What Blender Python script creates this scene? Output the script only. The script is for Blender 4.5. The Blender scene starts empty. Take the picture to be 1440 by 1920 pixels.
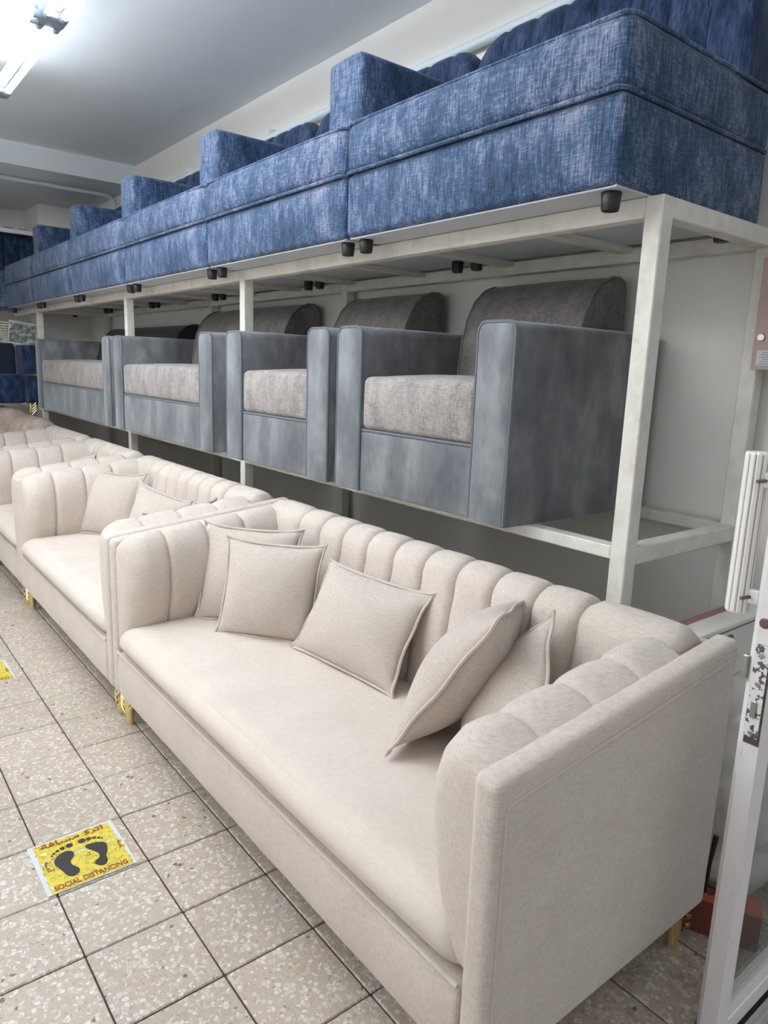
import bpy, bmesh, math, random
from mathutils import Vector, Matrix

# ------------------------------------------------------------------ units
# all builders below work in floor-tile units (one terrazzo tile = 0.25 m):
# x runs towards the wall, y along the row away from the camera, z up
T = 0.25
rnd = random.Random(7)
scene = bpy.context.scene
col = scene.collection

# ------------------------------------------------------------------ camera
cam_d = bpy.data.cameras.new('camera')
cam = bpy.data.objects.new('camera', cam_d)
col.objects.link(cam)
scene.camera = cam
cam_d.sensor_fit = 'HORIZONTAL'
cam_d.sensor_width = 36.0
cam_d.lens = 1333.69 * 36.0 / 1440.0
cam_d.clip_start = 0.02
RIGHT = Vector((0.785008, -0.618462, 0.035606))
DOWN = Vector((-0.094801, -0.176732, -0.979683))
FWD = Vector((0.612189, 0.765683, -0.197367))
CAMP = Vector((-1.560487, -9.410676, 5.7516))
m = Matrix.Identity(4)
for i in range(3):
    m[i][0] = RIGHT[i]
    m[i][1] = -DOWN[i]
    m[i][2] = -FWD[i]
    m[i][3] = CAMP[i] * T
cam.matrix_world = m

# ------------------------------------------------------------------ world, exposure
world = bpy.data.worlds.new('daylight')
scene.world = world
world.use_nodes = True
wb = world.node_tree.nodes['Background']
wb.inputs[0].default_value = (0.92, 0.96, 1.0, 1)
wb.inputs[1].default_value = 0.5
vs = scene.view_settings
vs.view_transform = 'Standard'
vs.look = 'None'
vs.gamma = 1.0
vs.use_curve_mapping = False
vs.exposure = 0.35
TUBE_POWER = 14.0


# ------------------------------------------------------------------ materials
def srgb(r, g, b):
    f = lambda c: (c / 255 / 12.92) if c / 255 <= 0.04045 else ((c / 255 + 0.055) / 1.055) ** 2.4
    return (f(r), f(g), f(b), 1)


class N:
    """small node-graph helper"""
    def __init__(self, name):
        self.m = bpy.data.materials.new(name)
        self.m.use_nodes = True
        self.t = self.m.node_tree
        self.b = self.t.nodes['Principled BSDF']
        self.tc = self.t.nodes.new('ShaderNodeTexCoord')

    def add(self, kind, **kw):
        n = self.t.nodes.new('ShaderNode' + kind)
        for k, v in kw.items():
            setattr(n, k, v)
        return n

    def link(self, a, b):
        self.t.links.new(a, b)

    def mapping(self, scale, rot=(0, 0, 0)):
        n = self.add('Mapping')
        n.inputs['Scale'].default_value = scale
        n.inputs['Rotation'].default_value = rot
        self.link(self.tc.outputs['Object'], n.inputs['Vector'])
        return n.outputs[0]

    def noise(self, scale, detail=3, rough=0.55, vec=None, vscale=None):
        n = self.add('TexNoise')
        n.inputs['Scale'].default_value = scale
        n.inputs['Detail'].default_value = detail
        n.inputs['Roughness'].default_value = rough
        if vscale is not None:
            vec = self.mapping(vscale)
        self.link(vec if vec is not None else self.tc.outputs['Object'], n.inputs['Vector'])
        return n.outputs[0]

    def voronoi(self, scale, feature='F1', vec=None, rand=1.0):
        n = self.add('TexVoronoi', feature=feature)
        n.inputs['Scale'].default_value = scale
        n.inputs['Randomness'].default_value = rand
        self.link(vec if vec is not None else self.tc.outputs['Object'], n.inputs['Vector'])
        return n

    def ramp(self, fac, stops, interp='LINEAR'):
        n = self.add('ValToRGB')
        n.color_ramp.interpolation = interp
        e = n.color_ramp.elements
        while len(e) < len(stops):
            e.new(0.5)
        for k, (p, c) in enumerate(stops):
            e[k].position = p
            e[k].color = c if len(c) == 4 else (*c, 1)
        self.link(fac, n.inputs[0])
        return n.outputs[0]

    def math(self, op, a, b=None, clamp=False):
        n = self.add('Math', operation=op)
        n.use_clamp = clamp
        for k, v in enumerate((a, b)):
            if v is None:
                continue
            if isinstance(v, (int, float)):
                n.inputs[k].default_value = v
            else:
                self.link(v, n.inputs[k])
        return n.outputs[0]

    def mix(self, fac, a, b, blend='MIX'):
        n = self.add('Mix', data_type='RGBA', blend_type=blend)
        for k, v in ((0, fac), (6, a), (7, b)):
            if isinstance(v, (int, float)):
                n.inputs[k].default_value = v
            elif isinstance(v, tuple):
                n.inputs[k].default_value = v
            else:
                self.link(v, n.inputs[k])
        return n.outputs[2]

    def bump(self, h, strength=0.2, dist=0.002):
        n = self.add('Bump')
        n.inputs['Strength'].default_value = strength
        n.inputs['Distance'].default_value = dist
        self.link(h, n.inputs['Height'])
        self.link(n.outputs[0], self.b.inputs['Normal'])

    def done(self, color=None, rough=0.6, metal=0.0, sheen=0.0, sheen_tint=None, spec=0.5):
        if color is not None:
            if isinstance(color, tuple):
                self.b.inputs['Base Color'].default_value = color
            else:
                self.link(color, self.b.inputs['Base Color'])
        if isinstance(rough, (int, float)):
            self.b.inputs['Roughness'].default_value = rough
        else:
            self.link(rough, self.b.inputs['Roughness'])
        self.b.inputs['Metallic'].default_value = metal
        self.b.inputs['Specular IOR Level'].default_value = spec
        self.b.inputs['Sheen Weight'].default_value = sheen
        self.b.inputs['Sheen Roughness'].default_value = 0.4
        if sheen_tint:
            self.b.inputs['Sheen Tint'].default_value = sheen_tint
        return self.m


def plain(name, c, rough=0.6, metal=0.0, spec=0.5):
    return N(name).done(c, rough, metal, spec=spec)


M = {}


def mat_cream(name, k, weave, con=1.0):
    n = N(name)
    slub_h = n.noise(1.0, 3, 0.6, vscale=(55, 55, 420))
    slub_v = n.noise(1.0, 3, 0.6, vscale=(420, 420, 60))
    cloud = n.noise(7.0, 3)
    w = n.math('ADD', n.math('MULTIPLY', slub_h, 0.55), n.math('MULTIPLY', slub_v, 0.45))
    lo, hi = 1 - 0.20 * con, 1 + 0.11 * con
    base = (0.655 * k, 0.575 * k, 0.508 * k)
    c1 = n.ramp(w, [(0.34, tuple(q * lo for q in base)), (0.52, base), (0.68, tuple(q * hi for q in base))])
    c2 = n.ramp(cloud, [(0.3, (0.94, 0.93, 0.925)), (0.7, (1, 1, 1))])
    n.bump(w, weave, 0.0012)
    return n.done(n.mix(1.0, c1, c2, 'MULTIPLY'), 0.85, sheen=0.25, spec=0.2)


M['cream'] = mat_cream('cream_linen', 1.0, 0.45)
M['cream_seat'] = mat_cream('cream_chenille', 1.05, 0.2, 0.4)
M['cream_pillow'] = mat_cream('cream_pillow_linen', 0.89, 0.4)
M['cream_welt'] = mat_cream('cream_welt', 0.93, 0.3, 0.5)


def mat_blue(name, k=1.0):
    n = N(name)
    thread_v = n.noise(1.0, 4, 0.7, vscale=(230, 230, 20))
    thread_h = n.noise(1.0, 4, 0.65, vscale=(36, 36, 260))
    patch = n.noise(1.0, 4, 0.6, vscale=(19, 19, 9))
    big = n.noise(4.0, 2)
    v = n.math('ADD', n.math('MULTIPLY', thread_v, 0.46), n.math('MULTIPLY', thread_h, 0.28))
    v = n.math('ADD', v, n.math('MULTIPLY', patch, 0.26))
    v = n.math('ADD', v, n.math('MULTIPLY', n.math('SUBTRACT', big, 0.5), 0.22))
    c = n.ramp(v, [(0.37, (0.011 * k, 0.023 * k, 0.050 * k)), (0.455, (0.027 * k, 0.058 * k, 0.122 * k)),
                   (0.515, (0.054 * k, 0.099 * k, 0.190 * k)), (0.565, (0.150 * k, 0.185 * k, 0.285 * k)),
                   (0.62, (0.25 * k, 0.26 * k, 0.345 * k)), (0.67, (0.41 * k, 0.345 * k, 0.345 * k))])
    n.bump(v, 0.35, 0.0015)
    return n.done(c, 0.75, sheen=0.15, spec=0.25)


M['blue'] = mat_blue('blue_jacquard')
M['navy'] = N('navy_velvet').done(srgb(38, 48, 66), 0.8, sheen=0.3, spec=0.2)


def mat_channel_blue():
    n = N('dark_blue_jacquard')
    thread_v = n.noise(1.0, 4, 0.65, vscale=(190, 190, 14))
    patch = n.noise(1.0, 4, 0.6, vscale=(19, 19, 9))
    v = n.math('ADD', n.math('MULTIPLY', thread_v, 0.5), n.math('MULTIPLY', patch, 0.5))
    c = n.ramp(v, [(0.38, (0.006, 0.012, 0.03)), (0.5, (0.018, 0.04, 0.095)), (0.6, (0.055, 0.075, 0.15)), (0.68, (0.16, 0.14, 0.16))])
    n.bump(v, 0.3, 0.0015)
    return n.done(c, 0.8, sheen=0.15, spec=0.2)


M['blue_back'] = mat_channel_blue()


def mat_velvet():
    n = N('grey_blue_velvet')
    streak = n.noise(1.0, 4, 0.6, vscale=(9, 9, 3.6))
    fine = n.noise(120, 3, 0.6)
    cloud = n.noise(5, 3, 0.6)
    v = n.math('ADD', n.math('MULTIPLY', streak, 0.6), n.math('MULTIPLY', cloud, 0.4))
    c = n.ramp(v, [(0.36, (0.098, 0.103, 0.114)), (0.5, (0.160, 0.167, 0.180)), (0.62, (0.25, 0.258, 0.272))])
    n.bump(fine, 0.15, 0.001)
    return n.done(c, 0.7, sheen=0.5, sheen_tint=(0.9, 0.95, 1, 1), spec=0.2)


M['velvet'] = mat_velvet()
M['velvet_welt'] = N('grey_velvet_welt').done((0.12, 0.14, 0.17, 1), 0.7, sheen=0.3)


def mat_tweed(name, k, warm=1.0):
    n = N(name)
    tv = n.noise(1.0, 4, 0.7, vscale=(260, 260, 30))
    th = n.noise(1.0, 4, 0.7, vscale=(40, 40, 300))
    patch = n.noise(1.0, 3, 0.6, vscale=(18, 18, 10))
    v = n.math('ADD', n.math('MULTIPLY', tv, 0.38), n.math('MULTIPLY', th, 0.34))
    v = n.math('ADD', v, n.math('MULTIPLY', patch, 0.28))
    c = n.ramp(v, [(0.36, (0.13 * k, 0.125 * k, 0.125 * k)), (0.45, (0.27 * k, 0.258 * k, 0.25 * k)),
                   (0.55, (0.40 * k, 0.375 * k, 0.36 * k)), (0.66, (0.50 * k, 0.465 * k, 0.44 * k))])
    c = n.mix(1.0, c, (1.0, 0.96 / warm ** 0.5, 0.95 / warm, 1), 'MULTIPLY')
    n.bump(v, 0.4, 0.0012)
    return n.done(c, 0.85, sheen=0.2, spec=0.2)


M['tweed'] = mat_tweed('grey_tweed', 1.0)
M['tweed_back'] = mat_tweed('grey_brown_tweed', 0.62)
M['charcoal'] = N('charcoal_fabric').done((0.028, 0.027, 0.035, 1), 0.85, sheen=0.2)


def mat_rack():
    n = N('worn_cream_paint')
    big = n.noise(14, 4, 0.65)
    fine = n.noise(160, 4, 0.7)
    long_ = n.noise(1.0, 4, 0.7, vscale=(60, 8, 60))
    c = n.ramp(big, [(0.3, srgb(206, 201, 188)), (0.5, srgb(219, 216, 207)), (0.7, srgb(226, 224, 218))])
    spots = n.ramp(fine, [(0.62, (0, 0, 0)), (0.70, (1, 1, 1))])
    rust = n.ramp(long_, [(0.64, (0, 0, 0)), (0.72, (1, 1, 1))])
    c = n.mix(n.math('MULTIPLY', spots, 0.35), c, srgb(120, 108, 92))
    c = n.mix(n.math('MULTIPLY', rust, 0.55), c, srgb(168, 142, 108))
    n.bump(fine, 0.15, 0.001)
    return n.done(c, 0.5)


M['rack'] = mat_rack()


def mat_terrazzo(name, dirty):
    n = N(name)
    oi = n.add('ObjectInfo')
    off = n.add('Vector' + 'Math', operation='MULTIPLY_ADD')
    n.link(oi.outputs['Random'], off.inputs[0])
    off.inputs[1].default_value = (31, 17, 0)
    n.link(n.tc.outputs['Object'], off.inputs[2])
    vec = off.outputs[0]
    warp = n.add('TexNoise')
    warp.inputs['Scale'].default_value = 60
    n.link(vec, warp.inputs['Vector'])
    wv = n.add('VectorMath', operation='MULTIPLY_ADD')
    n.link(warp.outputs['Color'], wv.inputs[0])
    wv.inputs[1].default_value = (0.008, 0.008, 0)
    n.link(vec, wv.inputs[2])
    vec2 = wv.outputs[0]
    big = n.voronoi(92, 'F1', vec2)
    edge = n.voronoi(92, 'DISTANCE_TO_EDGE', vec2)
    small = n.voronoi(210, 'F1', vec2)
    sep = n.add('SeparateColor')
    n.link(big.outputs['Color'], sep.inputs[0])
    chip = n.ramp(sep.outputs[0], [(0.0, srgb(226, 219, 210)), (0.25, srgb(206, 194, 180)), (0.5, srgb(236, 233, 228)),
                                   (0.72, srgb(204, 190, 174)), (0.88, srgb(222, 206, 196)), (0.985, srgb(128, 112, 100))], 'CONSTANT')
    sep2 = n.add('SeparateColor')
    n.link(small.outputs['Color'], sep2.inputs[0])
    matrix = n.ramp(sep2.outputs[1], [(0.0, srgb(200, 184, 165)), (0.5, srgb(208, 194, 178)), (0.95, srgb(182, 163, 146))], 'CONSTANT')
    is_chip = n.math('MULTIPLY', n.ramp(edge.outputs[0], [(0.05, (0, 0, 0)), (0.09, (1, 1, 1))]),
                     n.ramp(sep.outputs[1], [(0.30, (0, 0, 0)), (0.32, (1, 1, 1))]))
    c = n.mix(is_chip, matrix, chip)
    tone = n.ramp(oi.outputs['Random'], [(0, (0.71, 0.70, 0.69)), (1, (0.81, 0.80, 0.795))])
    c = n.mix(1.0, c, tone, 'MULTIPLY')
    st = n.noise(9, 5, 0.7)
    dirt = n.ramp(st, [(0.52, (0, 0, 0)), (0.78, (1, 1, 1))])
    c = n.mix(n.math('MULTIPLY', dirt, 0.85 if dirty else 0.10), c, srgb(98, 86, 72))
    return n.done(c, 0.42)


M['terrazzo'] = mat_terrazzo('terrazzo', False)
M['terrazzo_dirty'] = mat_terrazzo('stained_terrazzo', True)
M['grout'] = plain('dark_grout', srgb(62, 54, 48), 0.9)
M['pavement'] = plain('grey_pavement', srgb(150, 146, 140), 0.9)


def mat_wall(name, c, d):
    n = N(name)
    a = n.noise(2.2, 5, 0.6)
    b = n.noise(45, 4, 0.6)
    cc = n.ramp(a, [(0.3, d), (0.7, c)])
    n.bump(b, 0.08, 0.002)
    return n.done(cc, 0.75)


M['wall'] = mat_wall('white_wall_paint', srgb(240, 236, 231), srgb(234, 230, 225))
M['ceiling'] = mat_wall('grey_white_ceiling_paint', srgb(232, 238, 243), srgb(227, 233, 239))
M['lining'] = plain('white_lining_cloth', srgb(196, 199, 204), 0.9)
M['black'] = plain('black_plastic', srgb(34, 34, 36), 0.45)
M['gold'] = N('polished_gold').done((0.86, 0.71, 0.36, 1), 0.25, 1.0)
M['steel'] = plain('dull_steel', (0.55, 0.55, 0.54, 1), 0.35, 1.0)
M['rusty'] = plain('rusty_bolt', srgb(120, 96, 86), 0.6, 0.6)
M['white_plastic'] = plain('white_plastic', srgb(232, 232, 232), 0.4)
M['housing'] = plain('blue_grey_lamp_housing', srgb(150, 162, 176), 0.5)
M['pipe'] = plain('pale_blue_white_conduit', srgb(214, 226, 232), 0.4)


def mat_door():
    n = N('scuffed_white_enamel')
    a = n.noise(1.0, 5, 0.7, vscale=(40, 40, 12))
    f = n.noise(1.0, 4, 0.7, vscale=(160, 160, 40))
    scuff = n.math('MULTIPLY', n.ramp(a, [(0.55, (0, 0, 0)), (0.75, (1, 1, 1))]), n.ramp(f, [(0.5, (0, 0, 0)), (0.6, (1, 1, 1))]))
    c = n.mix(n.math('MULTIPLY', scuff, 0.6), srgb(232, 226, 226), srgb(150, 138, 132))
    return n.done(c, 0.4)


def mat_plate():
    n = N('chipped_lock_plate')
    a = n.noise(70, 3, 0.6)
    chip = n.ramp(a, [(0.535, (0, 0, 0)), (0.55, (1, 1, 1))])
    c = n.mix(chip, srgb(228, 222, 222), srgb(96, 88, 84))
    return n.done(c, 0.45)


M['door'] = mat_door()
M['plate'] = mat_plate()


def mat_grip():
    n = N('ribbed_ivory_plastic')
    return n.done(srgb(236, 232, 226), 0.45)


M['grip'] = mat_grip()
M['rust_dark'] = plain('dark_lock_steel', srgb(92, 84, 80), 0.5, 0.3)
M['groove'] = plain('grey_groove', srgb(150, 143, 136), 0.8)  # darker grey strips along the grooves of the grip


def mat_glass():
    n = N('door_glass')
    mt = n.m
    t = n.t
    tr = t.nodes.new('ShaderNodeBsdfTransparent')
    tr.inputs[0].default_value = (0.90, 0.92, 0.92, 1)
    gl = t.nodes.new('ShaderNodeBsdfGlossy')
    gl.inputs['Roughness'].default_value = 0.04
    mx = t.nodes.new('ShaderNodeMixShader')
    mx.inputs[0].default_value = 0.14
    t.links.new(tr.outputs[0], mx.inputs[1])
    t.links.new(gl.outputs[0], mx.inputs[2])
    t.links.new(mx.outputs[0], t.nodes['Material Output'].inputs[0])
    return mt


M['glass'] = mat_glass()


def mat_sticker():
    n = N('scuffed_yellow_vinyl')
    v = n.voronoi(120, 'DISTANCE_TO_EDGE')
    a = n.noise(45, 4, 0.65)
    b = n.noise(26, 3, 0.6)
    crack = n.math('MULTIPLY', n.ramp(v.outputs[0], [(0.035, (1, 1, 1)), (0.06, (0, 0, 0))]), n.ramp(a, [(0.46, (0, 0, 0)), (0.54, (1, 1, 1))]))
    worn = n.ramp(b, [(0.655, (0, 0, 0)), (0.675, (1, 1, 1))])
    c = n.mix(crack, srgb(214, 194, 66), srgb(90, 80, 42))
    c = n.mix(worn, c, srgb(226, 220, 204))
    return n.done(c, 0.5)


M['sticker'] = mat_sticker()
M['sticker_edge'] = plain('white_vinyl', srgb(206, 207, 210), 0.5)
M['print_black'] = plain('black_print', srgb(40, 38, 42), 0.5)
M['print_red'] = plain('red_brown_print', srgb(140, 58, 22), 0.5)
em = N('fluorescent_tube')
em.b.inputs['Base Color'].default_value = (1, 1, 1, 1)
em.b.inputs['Emission Color'].default_value = (0.93, 0.975, 1.0, 1)
em.b.inputs['Emission Strength'].default_value = TUBE_POWER
M['tube'] = em.m


# ------------------------------------------------------------------ geometry helpers
class MB:
    def __init__(self):
        self.v = []
        self.f = []

    def add(self, vs, fs):
        o = len(self.v)
        self.v += [Vector(p) for p in vs]
        self.f += [tuple(i + o for i in f) for f in fs]
        return self

    def grid(self, rows, close_u=False, close_v=False):
        nu, nv = len(rows), len(rows[0])
        fs = []
        for i in range(nu - (0 if close_u else 1)):
            for j in range(nv - (0 if close_v else 1)):
                a, b = i, (i + 1) % nu
                c, d = j, (j + 1) % nv
                fs.append((a * nv + c, b * nv + c, b * nv + d, a * nv + d))
        return self.add([p for r in rows for p in r], fs)

    def box(self, x0, x1, y0, y1, z0, z1, r=0.0, seg=2):
        bm = bmesh.new()
        bmesh.ops.create_cube(bm, size=1.0)
        for v in bm.verts:
            v.co = Vector((x0 + (v.co.x + .5) * (x1 - x0), y0 + (v.co.y + .5) * (y1 - y0), z0 + (v.co.z + .5) * (z1 - z0)))
        if r > 0:
            bmesh.ops.bevel(bm, geom=bm.edges[:], offset=r, segments=seg, profile=0.5, affect='EDGES')
        bm.verts.index_update()
        self.add([v.co.copy() for v in bm.verts], [tuple(v.index for v in f.verts) for f in bm.faces])
        bm.free()
        return self

    def tube(self, pts, r, n=8, closed=False, cap=True):
        pts = [Vector(p) for p in pts]
        k = len(pts)
        rows = []
        prev = None
        for i in range(k):
            if closed:
                d = pts[(i + 1) % k] - pts[i - 1]
            else:
                d = pts[min(i + 1, k - 1)] - pts[max(i - 1, 0)]
            d.normalize()
            if prev is None:
                a = Vector((0, 0, 1)) if abs(d.z) < 0.9 else Vector((1, 0, 0))
                u = d.cross(a).normalized()
            else:
                u = (prev - d * prev.dot(d)).normalized()
            prev = u
            w = d.cross(u)
            rr = r[i] if isinstance(r, (list, tuple)) else r
            rows.append([pts[i] + u * (rr * math.cos(2 * math.pi * j / n)) + w * (rr * math.sin(2 * math.pi * j / n)) for j in range(n)])
        o = len(self.v)
        self.grid(rows, close_u=closed, close_v=True)
        if cap and not closed:
            self.f.append(tuple(o + j for j in range(n))[::-1])
            self.f.append(tuple(o + (k - 1) * n + j for j in range(n)))
        return self

    def prism(self, poly, axis, a0, a1):
        """poly: 2d outline in the two other axes (in order), extruded along axis"""
        def P(p, a):
            if axis == 'x':
                return (a, p[0], p[1])
            if axis == 'y':
                return (p[0], a, p[1])
            return (p[0], p[1], a)
        n = len(poly)
        vs = [P(p, a0) for p in poly] + [P(p, a1) for p in poly]
        fs = [tuple(range(n))[::-1], tuple(range(n, 2 * n))]
        fs += [(i, (i + 1) % n, n + (i + 1) % n, n + i) for i in range(n)]
        return self.add(vs, fs)

    def soft(self, x0, x1, y0, y1, z0, z1, r, n=(6, 6, 4), warp=None, k=4):
        """rounded box with a fine grid on each face; warp(p, u, v, w) bends it (u, v, w in -1..1)"""
        def samples(a, b, m):
            e = [r * (1 - math.cos(math.pi / 2 * i / k)) for i in range(k)]
            s = [a + q for q in e] + [a + r + (b - a - 2 * r) * i / m for i in range(m + 1)] + [b - q for q in reversed(e)]
            return s
        S = [samples(x0, x1, n[0]), samples(y0, y1, n[1]), samples(z0, z1, n[2])]
        lo, hi = (x0, y0, z0), (x1, y1, z1)
        bm = bmesh.new()
        cache = {}

        def vert(p):
            key = tuple(round(c, 5) for c in p)
            if key in cache:
                return cache[key]
            q = Vector([min(max(p[i], lo[i] + r), hi[i] - r) for i in range(3)])
            d = Vector(p) - q
            o = q + d.normalized() * r if d.length > 1e-9 else Vector(p)
            if warp:
                u = [(p[i] - lo[i]) / (hi[i] - lo[i]) * 2 - 1 for i in range(3)]
                o = Vector(warp(o, *u))
            cache[key] = bm.verts.new(o)
            return cache[key]
        for ax in range(3):
            b, c = [(1, 2), (2, 0), (0, 1)][ax]
            for side in (0, 1):
                for i in range(len(S[b]) - 1):
                    for j in range(len(S[c]) - 1):
                        q = []
                        for (di, dj) in ((0, 0), (1, 0), (1, 1), (0, 1)):
                            p = [0, 0, 0]
                            p[ax] = hi[ax] if side else lo[ax]
                            p[b] = S[b][i + di]
                            p[c] = S[c][j + dj]
                            q.append(vert(p))
                        if not side:
                            q.reverse()
                        if len(set(q)) == 4:
                            try:
                                bm.faces.new(q)
                            except ValueError:
                                pass
        bm.verts.index_update()
        self.add([v.co.copy() for v in bm.verts], [tuple(v.index for v in f.verts) for f in bm.faces])
        bm.free()
        return self

    def move(self, mat):
        self.v = [mat @ p for p in self.v]
        return self

    def mesh(self, name, origin=Vector((0, 0, 0)), smooth=40):
        me = bpy.data.meshes.new(name)
        me.from_pydata([(p - origin) * T for p in self.v], [], self.f)
        bm = bmesh.new()
        bm.from_mesh(me)
        bmesh.ops.remove_doubles(bm, verts=bm.verts[:], dist=1e-6)
        bmesh.ops.recalc_face_normals(bm, faces=bm.faces[:])
        bm.to_mesh(me)
        bm.free()
        if smooth:
            me.polygons.foreach_set('use_smooth', [True] * len(me.polygons))
            me.set_sharp_from_angle(angle=math.radians(smooth))
        me.update()
        return me


ORIGIN = {}


def world_origin(o):
    return ORIGIN.get(o.name, Vector((0, 0, 0)))


def tag(o, label=None, cat=None, group=None, kind=None):
    for k, v in (('label', label), ('category', cat), ('group', group), ('kind', kind)):
        if v:
            o[k] = v
    return o


def thing(name, at, label, cat, group=None):
    o = bpy.data.objects.new(name, None)
    o.empty_display_size = 0.05
    col.objects.link(o)
    o.location = Vector(at) * T
    ORIGIN[o.name] = Vector(at)
    return tag(o, label, cat, group)


def obj(name, mb, mat, parent=None, smooth=40, at=None):
    """one mesh object; vertices given in scene tile units"""
    if parent is not None:
        org = world_origin(parent)
        me = mb.mesh(name, org, smooth)
        o = bpy.data.objects.new(name, me)
        col.objects.link(o)
        o.parent = parent
        ORIGIN[o.name] = org
    else:
        org = Vector(at) if at is not None else Vector((0, 0, 0))
        me = mb.mesh(name, org, smooth)
        o = bpy.data.objects.new(name, me)
        col.objects.link(o)
        o.location = org * T
        ORIGIN[o.name] = org
    me.materials.append(M[mat])
    return o


def copy_tree(o, delta, parent=None):
    c = o.copy()
    col.objects.link(c)
    if parent is None:
        c.location = o.location + Vector(delta) * T
        ORIGIN[c.name] = world_origin(o) + Vector(delta)
    else:
        c.parent = parent
        ORIGIN[c.name] = world_origin(parent)
    for ch in list(o.children):
        copy_tree(ch, delta, c)
    return c


def struct(name, mb, mat, at=None, smooth=0):
    return tag(obj(name, mb, mat, at=at, smooth=smooth), kind='structure')


def arc(cx, cy, r, a0, a1, n):
    return [(cx + r * math.cos(math.radians(a0 + (a1 - a0) * i / n)), cy + r * math.sin(math.radians(a0 + (a1 - a0) * i / n))) for i in range(n + 1)]


def text_mb(s, size, origin, ex, ey, lift=0.0, bold=0.0):
    """lettering as flat mesh; origin, ex, ey in tile units"""
    cu = bpy.data.curves.new('lettering', 'FONT')
    cu.body = s
    cu.size = 1.0
    cu.offset = bold
    cu.resolution_u = 3
    to = bpy.data.objects.new('lettering_source', cu)
    col.objects.link(to)
    dg = bpy.context.evaluated_depsgraph_get()
    me = bpy.data.meshes.new_from_object(to.evaluated_get(dg))
    ex, ey, origin = Vector(ex), Vector(ey), Vector(origin)
    nrm = ex.cross(ey).normalized()
    mb = MB()
    xs = [v.co.x for v in me.vertices] or [0]
    x0, w = min(xs), max(max(xs) - min(xs), 1e-6)
    mb.add([origin + ex * ((v.co.x - x0) * size) + ey * (v.co.y * size) + nrm * lift for v in me.vertices], [tuple(p.vertices) for p in me.polygons])
    bpy.data.objects.remove(to)
    bpy.data.curves.remove(cu)
    bpy.data.meshes.remove(me)
    return mb, w * size


# ------------------------------------------------------------------ the setting
WALLX, CEIL = 7.8, 12.25
ROOM_L, ROOM_F = -9.5, -7.3
FARY = 24.5
floor = struct('floor', MB().box(ROOM_L, WALLX, ROOM_F, FARY, -0.6, -0.02), 'grout')
struct('pavement', MB().box(-14, 14, -26, ROOM_F, -0.6, -0.05), 'pavement')
struct('wall_right', MB().box(WALLX, WALLX + 0.6, ROOM_F - 0.6, FARY, -0.6, CEIL + 0.6), 'wall')
struct('wall_left', MB().box(ROOM_L - 0.6, ROOM_L, ROOM_F, FARY, -0.6, CEIL + 0.6), 'wall')
struct('ceiling', MB().box(ROOM_L - 0.6, WALLX, ROOM_F, 16.6, CEIL, CEIL + 0.6), 'ceiling')
struct('ceiling_lowered', MB().box(ROOM_L - 0.6, WALLX, 16.6, FARY, 11.58, CEIL + 0.6), 'ceiling')
struct('wall_far', MB().box(ROOM_L - 0.6, WALLX + 0.6, FARY, FARY + 0.6, -0.6, CEIL + 0.6), 'wall')
struct('wall_far_pier', MB().box(5.95, WALLX, 22.4, FARY, -0.02, 11.58), 'wall')
struct('wall_front_header', MB().box(ROOM_L - 0.6, WALLX, ROOM_F - 0.5, ROOM_F, 9.8, CEIL + 0.6), 'wall')
struct('wall_front_side', MB().box(ROOM_L - 0.6, -5.5, ROOM_F - 0.5, ROOM_F, -0.6, 9.8), 'wall')
struct('trim_1', MB().box(-6, WALLX, 22.2, 22.4, 10.35, 10.5), 'wall')
# ceiling conduit behind the beam and wall conduit above the blue sofas
t_ = MB()
t_.tube([(-6, 18.3, 11.5), (7.2, 18.3, 11.5), (7.45, 18.35, 11.48), (7.62, 18.5, 11.4), (7.7, 18.6, 11.2), (7.7, 18.65, 10.6)], 0.07, 8)
tag(obj('cable_conduit', t_, 'pipe', at=(0, 18.3, 11.5)), 'thin white cable conduit running under the lowered far ceiling', 'conduit')
wp = thing('wall_pipe', (7.7, 8, 11.2), 'pale blue-white pipe along the wall above the blue sofa backs', 'pipe')
obj('pipe', MB().tube([(7.66, y, 11.12) for y in range(-7, 23, 2)], 0.085, 10), 'pipe', wp)
for y in (-2.6, 2.2, 7.0, 11.8, 16.6):
    obj('pipe_clip', MB().box(7.56, 7.8, y - 0.05, y + 0.05, 11.16, 11.30, 0.02), 'white_plastic', wp)

# floor tiles: the ones in view are single pieces, the others are one joined part
tile_mb = MB().box(-0.492, 0.492, -0.492, 0.492, -0.1, 0.0, 0.012, 1)
tile_me = tile_mb.mesh('terrazzo_tile', smooth=0)
tile_me.materials.append(M['terrazzo'])
tile_me2 = tile_me.copy()
tile_me2.materials[0] = M['terrazzo_dirty']


def project(p):
    d = Vector(p) - CAMP
    w = d.dot(FWD)
    if w < 0.3:
        return None
    return 720 + 1333.69 * d.dot(RIGHT) / w, 960 + 1333.69 * d.dot(DOWN) / w


rest = MB()
ntile = 0
for ix in range(-9, 7):
    for iy in range(-7, 22):
        cx, cy = ix + 0.5, iy + 0.5 - 0.02
        seen = False
        for dx in (-.5, 0, .5):
            for dy in (-.5, 0, .5):
                q = project((cx + dx, cy + dy, 0))
                if q and -40 < q[0] < 1480 and -40 < q[1] < 1960:
                    seen = True
        if seen and (ix <= 2 or iy < -5) and iy < 14:
            o = bpy.data.objects.new('tile', tile_me2 if (ix >= 3 and iy < -4) else tile_me)
            col.objects.link(o)
            o.parent = floor
            o.location = Vector((cx, cy, rnd.uniform(-0.004, 0.004))) * T
            ntile += 1
        else:
            rest.add([v + Vector((cx, cy, 0)) for v in tile_mb.v], tile_mb.f)
tag(obj('tile_field', rest, 'terrazzo', floor, smooth=0), kind='stuff')

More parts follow.
